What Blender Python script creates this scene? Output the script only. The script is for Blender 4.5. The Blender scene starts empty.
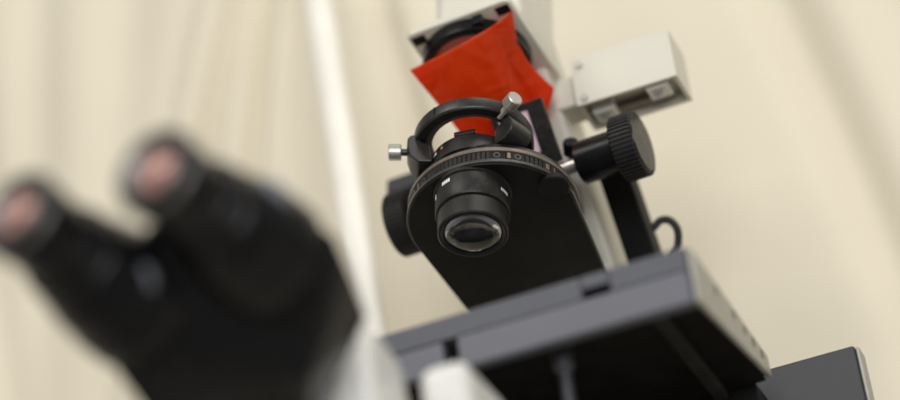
import bpy, bmesh, math, random
from mathutils import Vector, Matrix
from math import sin, cos, pi, radians

random.seed(7)
S = 0.001                      # everything below is measured in millimetres
LIFT = Vector((0, 0, 300))     # the table top is z = 0 in the world; the condenser lens sits 300 mm above it
scene = bpy.context.scene

# ------------------------------------------------------------------ camera
def basis(th, ps, ro):
    th, ps, ro = radians(th), radians(ps), radians(ro)
    F = Vector((-sin(ps)*cos(th), cos(ps)*cos(th), sin(th)))
    R = Vector((cos(ps), sin(ps), 0)); U = R.cross(F)
    return cos(ro)*R - sin(ro)*U, sin(ro)*R + cos(ro)*U, F
CR, CU, CF = basis(30, 18, 8)
CAM = Vector((342.0, -1083.1, -632.7))
cd = bpy.data.cameras.new('camera'); cam = bpy.data.objects.new('camera', cd)
scene.collection.objects.link(cam); scene.camera = cam
m = Matrix((CR, CU, -CF)).transposed().to_4x4(); m.translation = (CAM + LIFT)*S
cam.matrix_world = m
cd.sensor_width = 36; cd.lens = 98.8; cd.clip_start = 0.05; cd.clip_end = 50
cd.dof.use_dof = True; cd.dof.focus_distance = 1.312; cd.dof.aperture_fstop = 2.2

# ------------------------------------------------------------------ room light
world = bpy.data.worlds.new('World'); scene.world = world; world.use_nodes = True
bg = world.node_tree.nodes['Background']
wn, wl = world.node_tree.nodes, world.node_tree.links      # a plain room: pale walls and ceiling over a darker floor
wtc = wn.new('ShaderNodeTexCoord'); wsx = wn.new('ShaderNodeSeparateXYZ'); wr = wn.new('ShaderNodeValToRGB')
wmr = wn.new('ShaderNodeMapRange'); wmr.inputs['From Min'].default_value = -1; wmr.inputs['From Max'].default_value = 1
wl.new(wtc.outputs['Generated'], wsx.inputs[0]); wl.new(wsx.outputs['Z'], wmr.inputs['Value']); wl.new(wmr.outputs['Result'], wr.inputs['Fac'])
wr.color_ramp.elements[0].position = 0.38; wr.color_ramp.elements[0].color = (0.72, 0.68, 0.6, 1)
wr.color_ramp.elements[1].position = 0.60; wr.color_ramp.elements[1].color = (1.0, 0.97, 0.92, 1)
wl.new(wr.outputs['Color'], bg.inputs['Color']); bg.inputs['Strength'].default_value = 0.32

def area(name, loc, target, size, power, col):
    d = bpy.data.lights.new(name, 'AREA'); d.shape = 'RECTANGLE'
    d.size, d.size_y = size; d.energy = power; d.color = col
    o = bpy.data.objects.new(name, d); scene.collection.objects.link(o)
    o.location = loc
    o.rotation_euler = (Vector(target) - Vector(loc)).to_track_quat('-Z', 'Y').to_euler()
    return o
area('ceiling_lamp', (-0.75, -1.9, 1.75), (0, 0, 0.3), (1.2, 0.6), 15, (1.0, 0.96, 0.9))  # ceiling lamp out of view, moved forward to put sheen on the stage front
area('ceiling_lamp', (0.9, -0.4, 2.0), (0.1, 0.3, 0.5), (1.2, 0.6), 12, (1.0, 0.96, 0.9))
area('front_fill', (0.9, -2.5, 0.35), (0, 0, 0.4), (1.6, 1.2), 40, (0.97, 0.98, 1.0))  # unseen fill lamp, added to brighten front faces, film and lamp arm
scene.view_settings.view_transform = 'Standard'
scene.view_settings.look = 'None'
scene.view_settings.exposure = 0.2
scene.view_settings.gamma = 1.0
scene.render.engine = 'CYCLES'
scene.cycles.max_bounces = 10
scene.cycles.transmission_bounces = 8
scene.cycles.use_denoising = True

# ------------------------------------------------------------------ materials
def mat(name, col, rough=0.5, metal=0.0, var=0.15, scale=400, bump=0.05, bscale=2500, spec=0.5, coat=0.0, rvar=0.12, bdist=0.0001, dust=0.0):
    mt = bpy.data.materials.new(name); mt.use_nodes = True
    nt = mt.node_tree; N = nt.nodes; L = nt.links
    b = N['Principled BSDF']
    tc = N.new('ShaderNodeTexCoord')
    n = N.new('ShaderNodeTexNoise'); n.inputs['Scale'].default_value = scale; n.inputs['Detail'].default_value = 5
    L.new(tc.outputs['Object'], n.inputs['Vector'])
    r = N.new('ShaderNodeValToRGB')
    r.color_ramp.elements[0].position = 0.3; r.color_ramp.elements[1].position = 0.7
    r.color_ramp.elements[0].color = tuple(c*(1-var) for c in col) + (1,)
    r.color_ramp.elements[1].color = tuple(min(1, c*(1+var)) for c in col) + (1,)
    L.new(n.outputs['Fac'], r.inputs['Fac']); L.new(r.outputs['Color'], b.inputs['Base Color'])
    if dust:      # stray lint and rubbed spots
        n3 = N.new('ShaderNodeTexNoise'); n3.inputs['Scale'].default_value = 900; n3.inputs['Detail'].default_value = 2
        n4 = N.new('ShaderNodeTexNoise'); n4.inputs['Scale'].default_value = 60; n4.inputs['Detail'].default_value = 4
        L.new(tc.outputs['Object'], n3.inputs['Vector']); L.new(tc.outputs['Object'], n4.inputs['Vector'])
        m3 = N.new('ShaderNodeMapRange'); m3.inputs['From Min'].default_value = 0.66; m3.inputs['From Max'].default_value = 0.76
        L.new(n3.outputs['Fac'], m3.inputs['Value'])
        mu = N.new('ShaderNodeMath'); mu.operation = 'MULTIPLY'; L.new(m3.outputs['Result'], mu.inputs[0]); L.new(n4.outputs['Fac'], mu.inputs[1])
        m5 = N.new('ShaderNodeMapRange'); m5.inputs['From Min'].default_value = 0.45; m5.inputs['From Max'].default_value = 0.8; m5.inputs['To Max'].default_value = 0.12
        L.new(n4.outputs['Fac'], m5.inputs['Value'])
        ad = N.new('ShaderNodeMath'); ad.operation = 'ADD'; ad.use_clamp = True; L.new(mu.outputs[0], ad.inputs[0]); L.new(m5.outputs['Result'], ad.inputs[1])
        mc = N.new('ShaderNodeMix'); mc.data_type = 'RGBA'
        L.new(ad.outputs[0], mc.inputs['Factor']); L.new(r.outputs['Color'], mc.inputs['A']); mc.inputs['B'].default_value = (dust, dust*0.96, dust*0.88, 1)
        L.new(mc.outputs['Result'], b.inputs['Base Color'])
    mr = N.new('ShaderNodeMapRange')
    mr.inputs['To Min'].default_value = max(0.02, rough-rvar); mr.inputs['To Max'].default_value = min(1, rough+rvar)
    L.new(n.outputs['Fac'], mr.inputs['Value']); L.new(mr.outputs['Result'], b.inputs['Roughness'])
    b.inputs['Metallic'].default_value = metal
    b.inputs['Specular IOR Level'].default_value = spec
    b.inputs['Coat Weight'].default_value = coat
    if bump:
        n2 = N.new('ShaderNodeTexNoise'); n2.inputs['Scale'].default_value = bscale; n2.inputs['Detail'].default_value = 3
        L.new(tc.outputs['Object'], n2.inputs['Vector'])
        bp = N.new('ShaderNodeBump'); bp.inputs['Strength'].default_value = bump; bp.inputs['Distance'].default_value = bdist
        L.new(n2.outputs['Fac'], bp.inputs['Height']); L.new(bp.outputs['Normal'], b.inputs['Normal'])
    return mt
M = {}
M['black'] = mat('black_anodised', (0.009, 0.0088, 0.008), 0.36, 0.0, 0.25, 300, 0.35, dust=0.12)
M['barrel'] = mat('black_satin_barrel', (0.010, 0.0098, 0.0085), 0.4, 0.0, 0.2, 250, 0.25, spec=0.35, dust=0.12)
M['matte'] = mat('black_matte_paint', (0.005, 0.005, 0.005), 0.55, 0.0, 0.2, 300, 0.3, spec=0.2, dust=0.05)
M['plastic'] = mat('black_plastic', (0.005, 0.005, 0.0058), 0.26, 0.0, 0.2, 200, 0.3, spec=0.22, dust=0.01)
M['rubber'] = mat('black_rubber', (0.011, 0.011, 0.011), 0.55, 0.0, 0.2, 300, 0.4, spec=0.35, dust=0.1)
M['drum'] = mat('knurled_black', (0.009, 0.009, 0.008), 0.48, 0.0, 0.3, 300, 0.3, spec=0.3, dust=0.15)
M['lip'] = mat('rubbed_edge', (0.05, 0.046, 0.04), 0.32, 0.2, 0.3, 300, 0.3)
M['tubeglint'] = mat('blue_grey_glint', (0.20, 0.215, 0.25), 0.3, 0.2, 0.05, 200, 0.1)  # highlight colour for the discs on the eyepiece tubes
M['rail'] = mat('blue_charcoal_enamel', (0.062, 0.066, 0.082), 0.4, 0.1, 0.08, 40, 0.3, rvar=0.06)
M['pole'] = mat('aged_white_paint', (0.8, 0.78, 0.71), 0.4, 0.0, 0.05, 30, 0.2)
M['stage'] = mat('dark_grey_enamel', (0.088, 0.092, 0.113), 0.36, 0.1, 0.06, 30, 0.3, rvar=0.08, spec=0.6)
M['stagebox'] = mat('charcoal_enamel', (0.028, 0.028, 0.034), 0.45, 0.0, 0.08, 120, 0.4)
M['litside'] = mat('lit_side_grey', (0.36, 0.35, 0.31), 0.45, 0.3, 0.12, 150, 0.3)  # paler grey that paints light onto right-hand sides
M['cream'] = mat('cream_enamel', (0.62, 0.595, 0.51), 0.45, 0.0, 0.05, 25, 0.15)
M['grey'] = mat('pale_grey_metal', (0.42, 0.40, 0.36), 0.4, 0.3, 0.08, 120, 0.2)
M['white'] = mat('white_enamel', (0.68, 0.675, 0.64), 0.35, 0.0, 0.03, 60, 0.1)
M['silver'] = mat('turned_steel', (0.60, 0.58, 0.54), 0.34, 0.85, 0.04, 300, 0.1, rvar=0.04)
M['steel'] = mat('dull_dark_steel', (0.16, 0.155, 0.15), 0.4, 0.7, 0.1, 300, 0.1)
M['tan'] = mat('brass_brown_ring', (0.17, 0.135, 0.11), 0.42, 0.35, 0.15, 300, 0.2)
M['print'] = mat('white_print', (0.75, 0.75, 0.72), 0.5, 0, 0.05, 500, 0)
M['orange'] = mat('orange_print', (0.6, 0.2, 0.06), 0.5, 0, 0.05, 500, 0)
M['textgrey'] = mat('grey_print', (0.25, 0.25, 0.27), 0.6, 0, 0.05, 500, 0)
M['table'] = mat('table_laminate', (0.6, 0.57, 0.5), 0.5, 0, 0.05, 40, 0.1)

def cloth_mat():
    mt = mat('cream_cotton', (0.69, 0.635, 0.51), 0.9, 0, 0.035, 5, 0.25, 900, spec=0.15, bdist=0.0004)
    nt = mt.node_tree; b = nt.nodes['Principled BSDF']
    b.inputs['Sheen Weight'].default_value = 0.15
    return mt
M['cloth'] = cloth_mat()
def film_mat():
    mt = bpy.data.materials.new('red_gel_film'); mt.use_nodes = True
    nt = mt.node_tree; N = nt.nodes; L = nt.links
    b = N['Principled BSDF']; out = N['Material Output']
    tc = N.new('ShaderNodeTexCoord'); n = N.new('ShaderNodeTexNoise'); n.inputs['Scale'].default_value = 40
    L.new(tc.outputs['Object'], n.inputs['Vector'])
    r = N.new('ShaderNodeValToRGB')
    r.color_ramp.elements[0].color = (0.90, 0.075, 0.008, 1); r.color_ramp.elements[1].color = (0.96, 0.11, 0.014, 1)
    L.new(n.outputs['Fac'], r.inputs['Fac']); L.new(r.outputs['Color'], b.inputs['Base Color'])
    b.inputs['Roughness'].default_value = 0.22
    nb = N.new('ShaderNodeTexNoise'); nb.inputs['Scale'].default_value = 55; nb.inputs['Detail'].default_value = 1.5; nb.inputs['Distortion'].default_value = 1.2
    L.new(tc.outputs['Object'], nb.inputs['Vector'])
    bp = N.new('ShaderNodeBump'); bp.inputs['Strength'].default_value = 0.5; bp.inputs['Distance'].default_value = 0.004
    L.new(nb.outputs['Fac'], bp.inputs['Height']); L.new(bp.outputs['Normal'], b.inputs['Normal'])
    t = N.new('ShaderNodeBsdfTranslucent'); L.new(r.outputs['Color'], t.inputs['Color'])
    mx = N.new('ShaderNodeMixShader'); mx.inputs['Fac'].default_value = 0.55
    L.new(b.outputs['BSDF'], mx.inputs[1]); L.new(t.outputs['BSDF'], mx.inputs[2])
    tr = N.new('ShaderNodeBsdfTransparent'); tr.inputs['Color'].default_value = (0.95, 0.06, 0.012, 1)
    m2 = N.new('ShaderNodeMixShader'); m2.inputs['Fac'].default_value = 0.14
    L.new(mx.outputs['Shader'], m2.inputs[1]); L.new(tr.outputs['BSDF'], m2.inputs[2])
    L.new(m2.outputs['Shader'], out.inputs['Surface'])
    return mt
M['film'] = film_mat()
def glass_mat(name, col, rough=0.0, ior=1.5, trans=1.0, tint=None):
    mt = bpy.data.materials.new(name); mt.use_nodes = True
    b = mt.node_tree.nodes['Principled BSDF']
    b.inputs['Base Color'].default_value = col + (1,); b.inputs['Roughness'].default_value = rough
    b.inputs['IOR'].default_value = ior; b.inputs['Transmission Weight'].default_value = trans
    if tint: b.inputs['Specular Tint'].default_value = tint + (1,)
    return mt
M['glass'] = glass_mat('lens_glass', (0.97, 0.97, 0.96), 0.05, 1.55)
M['coated'] = glass_mat('violet_coated_element', (0.05, 0.04, 0.07), 0.08, 1.7, 0.0, (0.75, 0.6, 1.0))
M['eyeglass'] = glass_mat('amber_coated_eye_lens', (0.36, 0.19, 0.165), 0.03, 1.7, 0.0, (1.0, 0.7, 0.6))
M['lilac'] = glass_mat('lilac_filter_glass', (0.85, 0.62, 0.72), 0.2, 1.5, 0.15)

# ------------------------------------------------------------------ mesh helpers
def frame_from_axis(origin, axis, up=None):
    a = Vector(axis).normalized()
    u = Vector(up) if up is not None else (Vector((0, 0, 1)) if abs(a.z) < 0.9 else Vector((1, 0, 0)))
    x = u.cross(a).normalized(); y = a.cross(x)
    f = Matrix((x, y, a)).transposed().to_4x4(); f.translation = Vector(origin)
    return f
I4 = Matrix.Identity(4)
# the illumination column is hinged and leans back from the stage
TILT = Matrix(((0.997, 0.070, 0.033), (-0.076, 0.969, 0.233), (-0.016, -0.235, 0.972))).to_quaternion().to_matrix().to_4x4()

class MB:
    def __init__(self): self.v = []; self.f = []
    def add(self, vs, fs, fr=I4):
        k = len(self.v); self.v += [fr @ Vector(p) for p in vs]; self.f += [tuple(i+k for i in q) for q in fs]; return self
    def lathe(self, prof, fr=I4, seg=96, closed=True):
        """prof: (r, z) pairs; closed joins last to first (a ring); r == 0 ends are capped"""
        vs = []; fs = []; idx = []
        for r, z in prof:
            if r <= 1e-6: idx.append([len(vs)]*seg); vs.append((0, 0, z))
            else:
                idx.append(list(range(len(vs), len(vs)+seg)))
                vs += [(r*cos(2*pi*i/seg), r*sin(2*pi*i/seg), z) for i in range(seg)]
        n = len(prof)
        for j in range(n if closed else n-1):
            A, B = idx[j], idx[(j+1) % n]
            for i in range(seg):
                q = [A[i], A[(i+1) % seg], B[(i+1) % seg], B[i]]; o = []
                for p in q:
                    if p not in o: o.append(p)
                if len(o) > 2: fs.append(tuple(o))
        return self.add(vs, fs, fr)
    def gear(self, r0, r1, n, z0, z1, fr=I4, rin=0.0, duty=0.55, chamfer=0.5):
        """a knurled disc: n teeth between r0 and r1"""
        ang = []
        for i in range(n):
            a = 2*pi*i/n; w = 2*pi/n
            ang += [(a, r1), (a+w*duty*0.8, r1), (a+w*duty, r0), (a+w*0.95, r0)]
        rings = [(z0, -chamfer), (z0+chamfer, 0), (z1-chamfer, 0), (z1, -chamfer)]
        vs = [((r+d)*cos(a), (r+d)*sin(a), z) for z, d in rings for a, r in ang]; k = len(ang); fs = []
        for j in range(3):
            fs += [(j*k+i, j*k+(i+1) % k, (j+1)*k+(i+1) % k, (j+1)*k+i) for i in range(k)]
        if rin <= 0:
            fs += [tuple(range(k))[::-1], tuple(range(3*k, 4*k))]
        else:
            b = len(vs); vs += [(rin*cos(a), rin*sin(a), z) for z in (z0, z1) for a, r in ang]
            fs += [(b+i, b+(i+1) % k, (i+1) % k, i) for i in range(k)]
            fs += [(3*k+i, 3*k+(i+1) % k, b+k+(i+1) % k, b+k+i) for i in range(k)]
            fs += [(b+k+i, b+k+(i+1) % k, b+(i+1) % k, b+i) for i in range(k)]
        return self.add(vs, fs, fr)
    def prism(self, poly, z0, z1, fr=I4):
        k = len(poly)
        vs = [(x, y, z0) for x, y in poly] + [(x, y, z1) for x, y in poly]
        fs = [tuple(range(k))[::-1], tuple(range(k, 2*k))] + [(i, (i+1) % k, k+(i+1) % k, k+i) for i in range(k)]
        return self.add(vs, fs, fr)
    def box(self, x0, x1, y0, y1, z0, z1, fr=I4):
        return self.prism([(x0, y0), (x1, y0), (x1, y1), (x0, y1)], z0, z1, fr)
    def tube(self, pts, r, seg=20):
        pts = [Vector(p) for p in pts]; n = len(pts); vs = []; fs = []
        up = Vector((0.3, 0.2, 1)).normalized()
        for i, p in enumerate(pts):
            t = (pts[min(i+1, n-1)] - pts[max(i-1, 0)]).normalized()
            x = up.cross(t).normalized(); y = t.cross(x)
            vs += [p + r*(cos(2*pi*j/seg)*x + sin(2*pi*j/seg)*y) for j in range(seg)]
        for i in range(n-1):
            fs += [(i*seg+j, i*seg+(j+1) % seg, (i+1)*seg+(j+1) % seg, (i+1)*seg+j) for j in range(seg)]
        fs += [tuple(range(seg))[::-1], tuple(range((n-1)*seg, n*seg))]
        return self.add(vs, fs)
    def hull(self, pts):
        bm = bmesh.new()
        for p in pts: bm.verts.new(Vector(p))
        bmesh.ops.convex_hull(bm, input=bm.verts)
        bmesh.ops.delete(bm, geom=[v for v in bm.verts if not v.link_faces], context='VERTS')
        bmesh.ops.dissolve_limit(bm, angle_limit=radians(3), verts=bm.verts, edges=bm.edges)
        bm.verts.index_update()
        vs = [v.co.copy() for v in bm.verts]; fs = [tuple(v.index for v in f.verts) for f in bm.faces]; bm.free()
        return self.add(vs, fs)
    def build(self, name, material, parent=None, bevel=0.0, segs=3, angle=35, tilt=False, label=None):
        T = TILT if tilt else I4
        off = LIFT if parent is None or parent.type == 'EMPTY' else LIFT
        me = bpy.data.meshes.new(name)
        me.from_pydata([(T @ p + off)*S for p in self.v], [], self.f)
        bm = bmesh.new(); bm.from_mesh(me)
        bmesh.ops.recalc_face_normals(bm, faces=bm.faces); bm.to_mesh(me); bm.free()
        me.shade_smooth(); me.set_sharp_from_angle(angle=radians(angle))
        me.materials.append(M[material])
        o = bpy.data.objects.new(name, me); scene.collection.objects.link(o)
        if parent is not None:
            o.parent = parent
            if parent.type == 'EMPTY': o.location = -parent.location
        if bevel:
            md = o.modifiers.new('bevel', 'BEVEL'); md.width = bevel*S; md.segments = segs
            md.limit_method = 'ANGLE'; md.angle_limit = radians(35); md.harden_normals = True
        if label: o['label'] = label
        return o
def tag(o, label, cat=None, group=None, kind=None):
    if label: o['label'] = label
    if cat: o['category'] = cat
    if group: o['group'] = group
    if kind: o['kind'] = kind
    return o

# ------------------------------------------------------------------ setting: table top and curtain
tb = MB().box(-700, 500, -275, 222, -325, -300).build('table_top', 'table', bevel=3)
tag(tb, None, kind='structure')

def curtain():
    nx, nz = 560, 110; vs = []; fs = []
    # each crease: x where it crosses z = 330, its run across per mm of height, depth, width
    creases = [(-247, 0.34, 24, 8), (-264, 0.33, -8, 11), (-214, 0.2, 26, 8), (-196, 0.19, -9, 12), (-118, -0.12, 14, 10), (-285, 0.3, 4, 9), (-330, 0.1, 8, 26), (-395, 0.05, 9, 22),
               (-450, -0.1, 12, 18), (-60, -0.05, 6, 20), (132, -0.16, 14, 17), (170, -0.15, -6, 20), (205, -0.12, 9, 24), (260, 0.0, 12, 20), (330, 0.05, 12, 18), (-540, 0.1, 14, 20), (-640, 0.0, 14, 20), (420, 0.0, 14, 20)]
    for j in range(nz+1):
        z = -760 + 2000*j/nz
        for i in range(nx+1):
            x = -900 + 1500*i/nx
            y = 4*sin(x*0.013+0.6+z*0.0011) + 1.2*sin(x*0.045+z*0.006) + 0.8*sin(z*0.013+x*0.02)
            for x0, k, dp, w in creases:
                e = (x - x0 - k*(z-330) - 3*sin(z*0.011+x0))/w
                if abs(e) < 4: y += dp*math.exp(-e*e)*(0.8+0.2*sin(z*0.007+x0*0.1))
            vs.append((x, 250 + y, z))
    w = nx+1
    for j in range(nz):
        fs += [(j*w+i, j*w+i+1, (j+1)*w+i+1, (j+1)*w+i) for i in range(nx)]
    o = MB().add(vs, fs).build('curtain', 'cloth', angle=180)
    md = o.modifiers.new('cloth', 'SOLIDIFY'); md.thickness = 1.0*S; md.offset = 1
    return tag(o, 'cream fabric curtain hanging in soft folds behind the microscope', 'curtain')
curtain()

# a white pole standing behind the stage, parallel to the hinged column
p0 = Vector((-77.5, 70.0, -299.5)); pd = (Vector((-139.6, 178.2, 311.7)) - Vector((-110.8, 128.0, 29.8))).normalized()
pole = MB().lathe([(0, 0), (30, 0), (30, 4), (10, 7), (10, 690), (9, 693), (0, 693)], frame_from_axis(p0, pd), 48, False)
tag(pole.build('pole', 'pole'), 'slim white leaning pole between the curtain and the eyepieces', 'pole')

# ------------------------------------------------------------------ the microscope
scope = bpy.data.objects.new('microscope', None); scene.collection.objects.link(scope)
scope.location = (0, 0, 0); scope.empty_display_size = 0.05
tag(scope, 'black and cream inverted microscope with its condenser lens facing down over a grey stage', 'microscope')

# --- body and foot
MB().box(-85, 85, -215, 210, -299.5, -270).build('foot', 'cream', scope, 10, 4)
MB().box(-62, 62, -120, 200, -271, -205).build('body', 'cream', scope, 12, 4)
MB().box(11, 35, -149, -95, -206, -144).build('light_exit_block', 'white', scope, 7, 4)
MB().hull([(-22, -200, -271), (6, -200, -271), (-22, -118, -271), (6, -118, -271), (-14, -194, -146), (7, -194, -146),
           (-12, -186, -134), (7, -184, -134), (-12, -150, -136), (5, -150, -138)]).build('binocular_mount', 'white', scope, 7, 4)
# --- hinged pillar foot, hidden behind the stage
MB().box(-12, 40, 120, 190, -206, 40).build('pillar_base', 'cream', scope, 6)

# --- binocular head
MB().hull([(-78, -282, -160), (-64, -270, -190), (-70, -272, -140), (-36, -312, -134), (-26, -310, -140), (-40, -306, -158), (12, -274, -122), (20, -252, -128), (18, -232, -138), (15, -212, -147), (4, -208, -160),
           (-20, -206, -190), (-58, -200, -200), (-60, -205, -150), (-10, -222, -130), (0, -245, -185)]).build('binocular_head', 'plastic', scope, 8, 4)
def eyepiece(tip, root):
    tip, root = Vector(tip), Vector(root); L = (root-tip).length
    fr = frame_from_axis(tip, root-tip)
    t = MB().lathe([(0, 34), (16, 34), (16, 30), (19.8, 31), (20.4, 32), (20.4, 36), (19.8, 37), (21, 38), (24.6, 52), (25.2, 55), (25.2, L-10), (26.5, L-7), (26.5, L+6), (0, L+6)], fr, 72, False).build('eyepiece_tube', 'plastic', scope)
    MB().lathe([(11.5, 2.5), (14.6, 0.4), (16.8, 0.4), (18, 2), (18.2, 12), (17.4, 13), (17.4, 27), (19, 28), (19, 30.5), (11, 30.5)], fr, 72).build('eyepiece', 'plastic', t)
    MB().lathe([(9.4, 3.2), (11.3, 1.2), (14.2, -0.2), (14.5, 0.2), (11.5, 2.6), (9.6, 4.6)], fr, 72).build('eyepiece_bezel', 'steel', t)
    MB().lathe([(18.1, 3.5), (18.7, 4), (18.7, 5.6), (18.1, 6.2)], fr, 72).build('collar_ring', 'steel', t)
    MB().lathe([(9.5, 3.6)] + [(9.5*cos(a), 3.6-2.2*sin(a)) for a in (0.4, 0.8, 1.2)] + [(0, 1.4), (0, 8), (9.5, 8)], fr, 48, False).build('eye_lens', 'eyeglass', t)
    return t
eyepiece((-16.6, -345.3, -130.0), (-3, -276, -140))
eyepiece((-70.5, -358.5, -137.6), (-56, -290, -153))
for c, dr in (((-42, -313, -158), (0.25, -0.75, -0.6)), ((14, -300, -131), (0.75, -0.6, -0.1))):  # pale discs standing in for bluish highlights on the tubes
    MB().lathe([(0, -9), (7.5, -9), (7.5, 0), (6.4, 1.4), (0, 2)], frame_from_axis(c, dr), 40, False).build('tube_glint', 'tubeglint', scope)

# --- stage
ZT = -85
st = MB()
st.box(-126, 126.5, -66, 60, ZT-11, ZT)
stage = st.build('stage', 'stage', scope, 1.0)
# front fascia built round the slot
fx = MB()
sx0, sx1 = 74, 88
fx.box(-126, sx0, -78, -66.2, ZT-12, ZT+0.3); fx.box(sx1, 126.5, -78, -66.2, ZT-12, ZT+0.3)
fx.box(sx0+0.01, sx1-0.01, -78, -66.2, ZT-7, ZT+0.3)
fx.build('front_rail', 'rail', stage, 0.8)
bar = MB(); bar.box(-126, 2, -79, -72, ZT-29, ZT-12.4).build('front_bar', 'stage', stage, 1.5)
MB().box(9, 126.5, -79.5, -72, ZT-30, ZT-12.4).build('front_bar', 'stage', stage, 1.5)
MB().box(-126, 126, -71.5, 59, ZT-14, ZT-12.3).build('underside_shade', 'matte', stage, 0.5)  # black sheet standing in for the shade under the stage
MB().box(99, 106, -62, 56, ZT-20, ZT-14.2).build('guide_rail', 'rubber', stage, 0.8)
MB().prism([(-77, ZT-29), (-70, ZT-29), (59.5, ZT-13), (59.5, ZT-1.5), (57, ZT-0.3), (-77, ZT-0.3)], 126.7, 129.5, Matrix(((0, 0, 1, 0), (1, 0, 0, 0), (0, 1, 0, 0), (0, 0, 0, 1)))).build('side_plate', 'litside', stage, 1.2)  # stage side, its light put into the paler colour
hole_y = (-38, -8, 12, 28, 44)
for y in hole_y:
    fr = frame_from_axis((129.4, y, ZT-6), (1, 0, 0))
    MB().lathe([(0, -0.5), (1.2, -0.5), (1.2, 0.2), (2.4, 0.35), (2.6, 0.1), (2.6, -0.6), (0, -0.6)], fr, 20, False).build('side_screw', 'black', stage)
MB().lathe([(0, -60), (3.2, -60), (3.2, -12), (5, -10), (5, 10), (0, 10)], frame_from_axis((54, -58, -109.2), (0, 0, 1)), 32, False).build('stage_drive_rod', 'stagebox', scope)
MB().box(-90, 120, 60.3, 91.5, -206, -97.5).build('substage_block', 'matte', scope)
# housing to the right, behind the stage
MB().box(60, 169, 92, 108, -206, -77).build('side_port_housing', 'stagebox', scope, 1.5)
MB().box(169.2, 171.2, 93, 107, -200, -78).build('housing_lit_side', 'litside', scope, 0.8)  # thin pale strip painting the lit side of the dark housing

# ------------------------------------------------------------------ hinged column with condenser and lamp (leans back)
# lens barrel
b = MB().lathe([(15.3, 3.0), (15.6, 1.2), (17.2, 0.2), (18.2, 0.3), (18.8, 1.0), (18.9, 11.6), (18.3, 12.0), (18.3, 12.6),
                (19.7, 13.0), (20.1, 13.8), (20.5, 26.8), (20.1, 27.2), (20.1, 27.8), (21.0, 28.2), (21.0, 31), (15.3, 31)], seg=128)
barrel = b.build('condenser_lens_barrel', 'barrel', scope, tilt=True)
cap = [(15.25*cos(a), 2.4-4.2*sin(a)) for a in [pi/2*i/10 for i in range(10)]] + [(0, -1.8)]
back = [(0, 6.5)] + [(15.25*sin(a), 4.2+2.3*cos(a)) for a in [pi/2*i/8 for i in range(1, 9)]]
MB().lathe(cap + back, seg=96).build('front_lens', 'glass', barrel, angle=60, tilt=True)
MB().lathe([(15.2, 7), (15.2, 9), (12.2, 9.2), (12.2, 12), (10.2, 12.2), (10.2, 16), (0, 16.5), (0, 20), (15.2, 20)], seg=64).build('inner_baffle', 'black', barrel, tilt=True)
MB().lathe([(0, 8.2)] + [(10*sin(a), 13.2-5*cos(a)) for a in [pi/2*i/8 for i in range(1, 9)]] + [(10, 15), (0, 15)], seg=64).build('rear_lens', 'coated', barrel, angle=60, tilt=True)
def barrel_mark(phi0, phi1, z0, z1, r, name='engraved_mark', m='print', par=barrel, c=(0, 0), n=8):
    vs = []; fs = []
    for i in range(n+1):
        a = radians(phi0+(phi1-phi0)*i/n)
        for rr in (r, r+0.12):
            for z in (z0, z1): vs.append((c[0]+rr*cos(a), c[1]+rr*sin(a), z))
    for i in range(n):
        k = i*4
        fs += [(k+2, k+6, k+7, k+3), (k, k+1, k+5, k+4), (k+1, k+3, k+7, k+5), (k, k+4, k+6, k+2)]
    fs += [(0, 2, 3, 1), (n*4, n*4+1, n*4+3, n*4+2)]
    return MB().add(vs, fs).build(name, m, par, tilt=True)
for q in range(4): barrel_mark(-116+q*4.2, -112.6+q*4.2, 23.5, 26.2, 20.35)
for q in range(7): barrel_mark(-16+q*2.6, -14.4+q*2.6, 19.5, 21.6, 20.25)
barrel_mark(-140, -136, 20.0, 23.5, 20.3)

# turret: a rotating drum whose axis lies behind the lens
TC = Matrix.Translation((0, 26, 0))
def stadium(R, grow=0.0, back=110):
    pts = []
    for i in range(61):
        a = pi + pi*i/60
        pts.append(((R+grow)*cos(a), 26+(R+grow)*sin(a)))
    pts += [(R+grow-20*0.9, 26+back), (-(R+grow), 26+back)]
    return pts
plate = MB().prism(stadium(46.6), 29.2, 32.2).build('turret_cover', 'matte', scope, 0.7, tilt=True)
lip = MB().prism(stadium(47.4), 30.6, 32.9).build('cover_lip', 'lip', plate, 0.6, tilt=True)
drum = MB().gear(45.6, 46.3, 110, 33.0, 39.0, TC, rin=30, duty=0.9, chamfer=0.25).build('turret_drum', 'drum', scope, angle=25, tilt=True)
MB().lathe([(44, 39.1), (46.6, 39.1), (46.9, 39.5), (46.9, 41.3), (46.5, 41.8), (44, 41.8)], TC, 160).build('index_ring', 'tan', drum, tilt=True)
MB().lathe([(6, 41.9), (45.6, 41.9), (46.0, 42.3), (45.2, 45.0), (43.5, 46.0), (6, 46.0)], TC, 160).build('drum_top', 'black', drum, tilt=True)
def drum_screw(phi, z=36):
    a = radians(phi); d = Vector((cos(a), sin(a), 0))
    fr = frame_from_axis(Vector((0, 26, z)) + d*46.0, d)
    w = MB().box(-4.0, 4.0, -2.6, 2.6, -0.6, 0.35, fr).build('screw_window', 'matte', drum, 0.2, tilt=True)
    MB().lathe([(0, -0.4), (1.0, -0.4), (1.1, 0.5), (2.0, 0.5), (2.2, 0.2), (2.2, -0.5), (0, -0.5)], fr, 24, False).build('socket_screw', 'black', drum, tilt=True)
    MB().lathe([(0, -0.3), (0.9, -0.3), (0.9, -0.1), (0, -0.05)], fr, 12, False).build('screw_socket', 'steel', drum, tilt=True)
for phi in (-62, -48, -119, -133, -12): drum_screw(phi)
for phi, w in ((-54, 2.2), (-26, 3.0), (-20, 1.0), (-125, 1.6)):
    barrel_mark(phi-w/2, phi+w/2, 34.2, 38.0, 46.45, 'index_window', 'tan', drum, (0, 26), 4)
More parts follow.
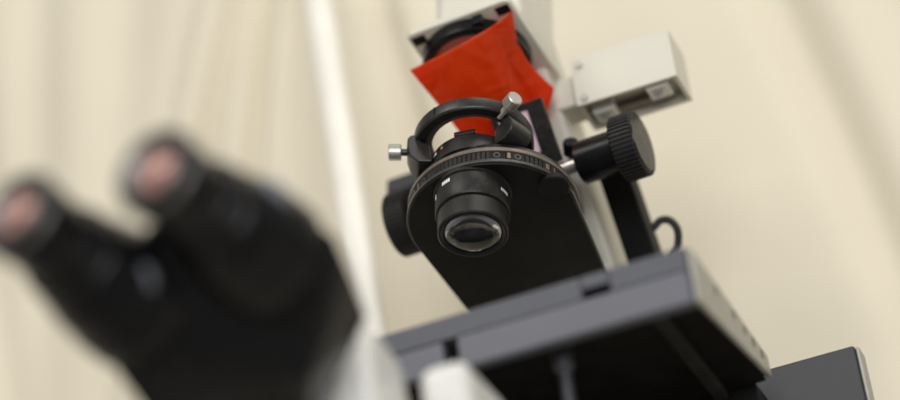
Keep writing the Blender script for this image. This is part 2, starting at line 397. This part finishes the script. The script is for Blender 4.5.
# thumb tab under the cover at the right
a = radians(-17)
MB().lathe([(0, -1.6), (8.0, -1.6), (8.6, -1.0), (8.6, 2), (0, 2)], Matrix.Translation((43.5*cos(a), 26+43.5*sin(a), 28.6)), 48, False).build('thumb_tab', 'matte', plate, tilt=True)
# carrier collar over the turret on the optical axis
collar = MB().lathe([(19, 44.0), (24.6, 44.0), (24.6, 48.2), (24.2, 48.6), (24.2, 54.0), (23.4, 55.0), (19, 55.0)], Matrix.Translation((0, 4, 0)), 128).build('carrier_collar', 'black', scope, tilt=True)
for phi, mm in ((-128, 'print'), (-133, 'textgrey'), (-114, 'orange')):
    barrel_mark(phi, phi+3.6, 50.4, 52.1, 24.25, 'index_dot', mm, collar, (0, 4), 2)
for phi in (-78, 150, 30):
    a = radians(phi); d = Vector((cos(a), sin(a), 0)); fr = Matrix.Translation(d*20.5 + Vector((0, 4, 1.5))) @ Matrix.Rotation(a, 4, 'Z')
    MB().box(-2.5, 3.6, -6, 6, 53.2, 56.0, fr).build('collar_tab', 'black', collar, 0.6, tilt=True)
# filter ring with clamps and thumbscrews
ring = MB().lathe([(26.5, 63.0), (27.2, 61.4), (31.6, 61.4), (32.3, 61.9), (32.7, 62.8), (32.7, 68.8), (32.2, 69.4), (27, 69.4), (26.5, 68.4)], Matrix.Translation((1.0, 0, 0)), 160).build('filter_ring', 'black', scope, tilt=True)
MB().lathe([(22.8, 64.0), (23.4, 63.4), (26.45, 63.4), (26.45, 67.6), (22.8, 67.2)], Matrix.Translation((1.0, 0, 0)), 128).build('inner_ring', 'tan', ring, tilt=True)
MB().box(32.2, 33.0, -0.25, 0.25, 63.5, 68.6, Matrix.Rotation(radians(-102), 4, 'Z')).build('index_line', 'matte', ring, tilt=True)
for k, phi in enumerate((207, -33, 87)):
    fr = Matrix.Rotation(radians(-19 if k == 1 else phi), 4, 'Z')
    # wedge shaped clamp reaching from the collar up to the ring
    sec = [(21.5, 46.2), (29.5, 46.2), (33.5, 50.5), (35.4, 57.0), (35.2, 63.4), (33.4, 65.6), (29.0, 66.4), (27.0, 60.5), (23.0, 59.2)]
    f2 = fr @ Matrix(((1, 0, 0, 0), (0, 0, -1, 0), (0, 1, 0, 0), (0, 0, 0, 1)))
    if k == 1: sec = [(21.5, 46.2), (30.5, 46.2), (35.5, 49.5), (36.4, 52.0), (35.8, 56.0), (33.0, 61.2), (29.0, 61.8), (26.6, 58.5), (23.0, 56.5)]
    c = MB().prism(sec, -7.5 if k != 1 else -9, 7.5 if k != 1 else 6, f2).build('ring_clamp', 'black', ring, 1.1, tilt=True)
    fr = Matrix.Rotation(radians(phi), 4, 'Z')
    f3 = fr @ Matrix.Translation((34.5, 0, 59.5 if k == 0 else 62.5)) @ Matrix.Rotation(pi/2, 4, 'Y')
    f3b = f3
    MB().lathe([(0, -6), (1.9, -6), (1.9, 4.5), (0, 4.5)], f3b, 24, False).build('screw_shaft', 'grey' if k else 'black', ring, tilt=True)
    MB().gear(4.0, 4.5, 30, 4.0, 11.0, f3b, chamfer=0.45).build('thumbscrew', 'silver', ring, angle=25, tilt=True)

# carrier block, focus shaft and the two focus knobs
MB().box(-26, 26, 38, 92, 52.2, 92).build('condenser_carrier', 'black', scope, 3, tilt=True)
AX = (0, 50, 75)
fx_ = frame_from_axis(AX, (1, 0, 0), (0, 0, 1))
MB().lathe([(0, 20), (4.2, 20), (4.2, 46), (0, 46)], fx_, 40, False).build('focus_shaft', 'silver', scope, tilt=True)
for s in (1, -1):
    fr = frame_from_axis(AX, (s, 0, 0), (0, 0, 1))
    fr = fr @ Matrix.Translation((0, 0, 6 if s > 0 else 0))
    k = MB().gear(18.0, 18.9, 46, 60, 73.5, fr, chamfer=0.9).build('focus_knob', 'rubber', scope, angle=25, tilt=True)
    MB().lathe([(0, 73.4), (16.5, 73.4), (16.2, 74.1), (0, 74.4)], fr, 64, False).build('knob_face', 'plastic', k, tilt=True)
    MB().lathe([(0, 36), (11.4, 36), (12.2, 36.8), (12.2, 60.5), (0, 60.5)], fr, 64, False).build('knob_barrel', 'plastic', k, tilt=True)
# everything on the hinged arm slopes at 45 degrees: ex across, sd down the slope, sn out of its lower face
ex = Vector((1, 0, 0)); sd = Vector((0, 0.715, -0.699)); sn = sd.cross(ex)
def slope(o):
    f = Matrix((ex, sn, sd)).transposed().to_4x4(); f.translation = Vector(o); return f
frf = slope((0, 19, 99))
ff = MB(); ff.box(24, 34, -3, 0, -3, 34, frf); ff.box(2, 6, -3, 0, -3, 34, frf); ff.box(6, 24, -3, 0, -3, 1, frf); ff.box(6, 24, -3, 0, 26, 34, frf)
flt = ff.build('filter_frame', 'black', scope, 0.4, tilt=True)
MB().box(6.05, 23.95, -2, -1, 1, 26, frf).build('filter_pane', 'lilac', flt, tilt=True)
MB().lathe([(0, 0), (4, 0), (4.5, 1), (4.5, 8), (2, 8), (2, 14), (0, 14)], frame_from_axis((40, 42, 86), (-0.3, 0.8, -0.2)), 24, False).build('clamp_screw', 'plastic', scope, tilt=True)
# sloping lamp arm and its black slide post
MB().box(-8, 32, -34, 0, -6, 195, slope((0, 2, 165))).build('lamp_arm', 'cream', scope, 3, tilt=True)
MB().box(39.5, 57, -16, 0, -12, 95, slope((0, 80, 91))).build('slide_post', 'matte', scope, 1.5, tilt=True)
# lamp head
head = MB().box(-20, 34, -10, 44, 142.6, 225).build('lamp_head', 'cream', scope, 8, 4, tilt=True)
def rounded(x0, x1, y0, y1, r, n=8):
    return [(cx+r*cos(a0+pi/2*q/n), cy+r*sin(a0+pi/2*q/n)) for cx, cy, a0 in ((x0+r, y0+r, pi), (x1-r, y0+r, 1.5*pi), (x1-r, y1-r, 0), (x0+r, y1-r, pi/2)) for q in range(n+1)]
MB().prism(rounded(-28, 36, -27, 44, 4), 137.6, 142.5).build('head_base_plate', 'cream', head, 1.2, tilt=True)
for x in (-22, 30):
    MB().box(x-4, x+4, -24, -18, 137.0, 137.5).build('base_slot', 'matte', head, 0.2, tilt=True)
lr = MB().lathe([(25, 143), (24.5, 133), (25.5, 129.5), (28, 128.5), (30.5, 129.5), (31, 132), (31, 137.4), (28, 143)], Matrix.Translation((0.5, 6, 0)), 120).build('lamp_lens_ring', 'plastic', scope, tilt=True)
MB().box(12, 18, -24.5, -19.5, 131, 137.4).build('ring_lug', 'plastic', lr, 0.6, tilt=True)
MB().lathe([(0, 142.2), (24.8, 142.2), (24.8, 143), (0, 143)], Matrix.Translation((0.5, 6, 0)), 64, False).build('lamp_lens', 'matte', lr, tilt=True)

# cream control box on the right of the arm, open underneath with its sockets
BX, BY, BZ = 51.0, 66.0, 99.0
bw, bd, bh = 59.0, 31.0, 31.0
t = 2.2
bx_ = MB()
bx_.box(BX, BX+bw, BY, BY+t, BZ, BZ+bh)
bx_.box(BX, BX+bw, BY+bd-t, BY+bd, BZ, BZ+bh)
bx_.box(BX, BX+t, BY+t+.01, BY+bd-t-.01, BZ, BZ+bh); bx_.box(BX+bw-t, BX+bw, BY+t+.01, BY+bd-t-.01, BZ, BZ+bh)
bx_.box(BX+t+.01, BX+bw-t-.01, BY+t+.01, BY+bd-t-.01, BZ+bh-t, BZ+bh)
cb = bx_.build('control_box', 'cream', scope)
MB().box(BX+t+.1, BX+bw-t-.1, BY+t+.1, BY+bd-t-.1, BZ+6.5, BZ+8).build('socket_panel', 'grey', cb)
MB().box(BX+14, BX+50, BY+19, BY+24, BZ+2.5, BZ+6.3).build('slide_bar', 'tan', cb, 0.8)
for x, y in ((5, 12), (39, 5)):
    c = MB().box(BX+x, BX+x+13, BY+y, BY+y+13, BZ-0.6, BZ+6.3).build('socket', 'white', cb, 0.8)
    for q in range(3):
        MB().box(BX+x+3, BX+x+10-q*1.5, BY+y+3+q*2.6, BY+y+4+q*2.6, BZ-0.8, BZ-0.65).build('socket_print', 'textgrey', cb)
for z in (4, 26):
    MB().lathe([(0, 0), (2.2, 0), (2.2, 1.5), (0, 1.5)], frame_from_axis((BX+5, BY-1.4, BZ+z), (0, 1, 0)), 20, False).build('box_screw', 'grey', cb)
MB().box(20, BX, BY+6, BY+bd-4, BZ+5, BZ+bh-6).build('box_bracket', 'cream', scope, 2)

# grey cross bracket seen on the left behind the turret
MB().box(-83, -8.2, 54, 70, 107, 118).build('rear_bracket', 'stagebox', scope, 1.5, tilt=True)

# cable curling from the slide post
key = [Vector(q) for q in ((50, 104, 58), (60.6, 105, 62.5), (66, 105, 66.5), (71, 107, 66), (73.5, 111, 61), (71, 116, 54), (66, 119, 48), (62, 122, 36), (58, 126, 10), (50, 130, -30))]
pts = []
for i in range(1, len(key)-2):
    a, b_, c_, d_ = key[i-1:i+3]
    for q in range(8):
        t_ = q/8
        pts.append(TILT @ (0.5*((2*b_) + (c_-a)*t_ + (2*a-5*b_+4*c_-d_)*t_*t_ + (3*b_-a-3*c_+d_)*t_**3)))
MB().tube(pts, 2.2).build('cable', 'rubber', scope)

# ------------------------------------------------------------------ red gel film hung over the lamp lens
def film():
    A = Vector((-29, -19, 119)); B = Vector((35, -20, 133)); Cc = Vector((39, 30, 121)); D = Vector((-17, 40, 100))
    n = 36; vs = []; fs = []
    for j in range(n+1):
        v = j/n
        for i in range(n+1):
            u = i/n
            p = (A*(1-u)+B*u)*(1-v) + (D*(1-u)+Cc*u)*v
            p.z -= 8*sin(pi*u)*(0.25+0.75*sin(pi*v*0.8))
            p.z += 2*max(0, u-0.75)*4*(u-0.75)*4*(1-v)
            p.x -= 7*sin(pi*v)*u**4; p.y += 11*sin(pi*min(1, u*0.98))**0.8*v*v; p.x -= 3*v*v*u**6
            p.z += 1.3*sin(7*u+5*v) * v + 3.5*math.exp(-((u-0.84+0.12*v)/0.05)**2)*v - 2.0*math.exp(-((u-0.70+0.1*v)/0.08)**2)*v + 1.5*math.exp(-((u-0.3-0.15*v)/0.06)**2)*v*v
            vs.append(p)
    w = n+1
    for j in range(n): fs += [(j*w+i, j*w+i+1, (j+1)*w+i+1, (j+1)*w+i) for i in range(n)]
    o = MB().add(vs, fs).build('gel_film', 'film', tilt=True, angle=180)
    md = o.modifiers.new('thickness', 'SOLIDIFY'); md.thickness = 0.35*S
    return tag(o, 'glossy red gel film hanging under the black lamp lens above the condenser', 'filter film')
film()
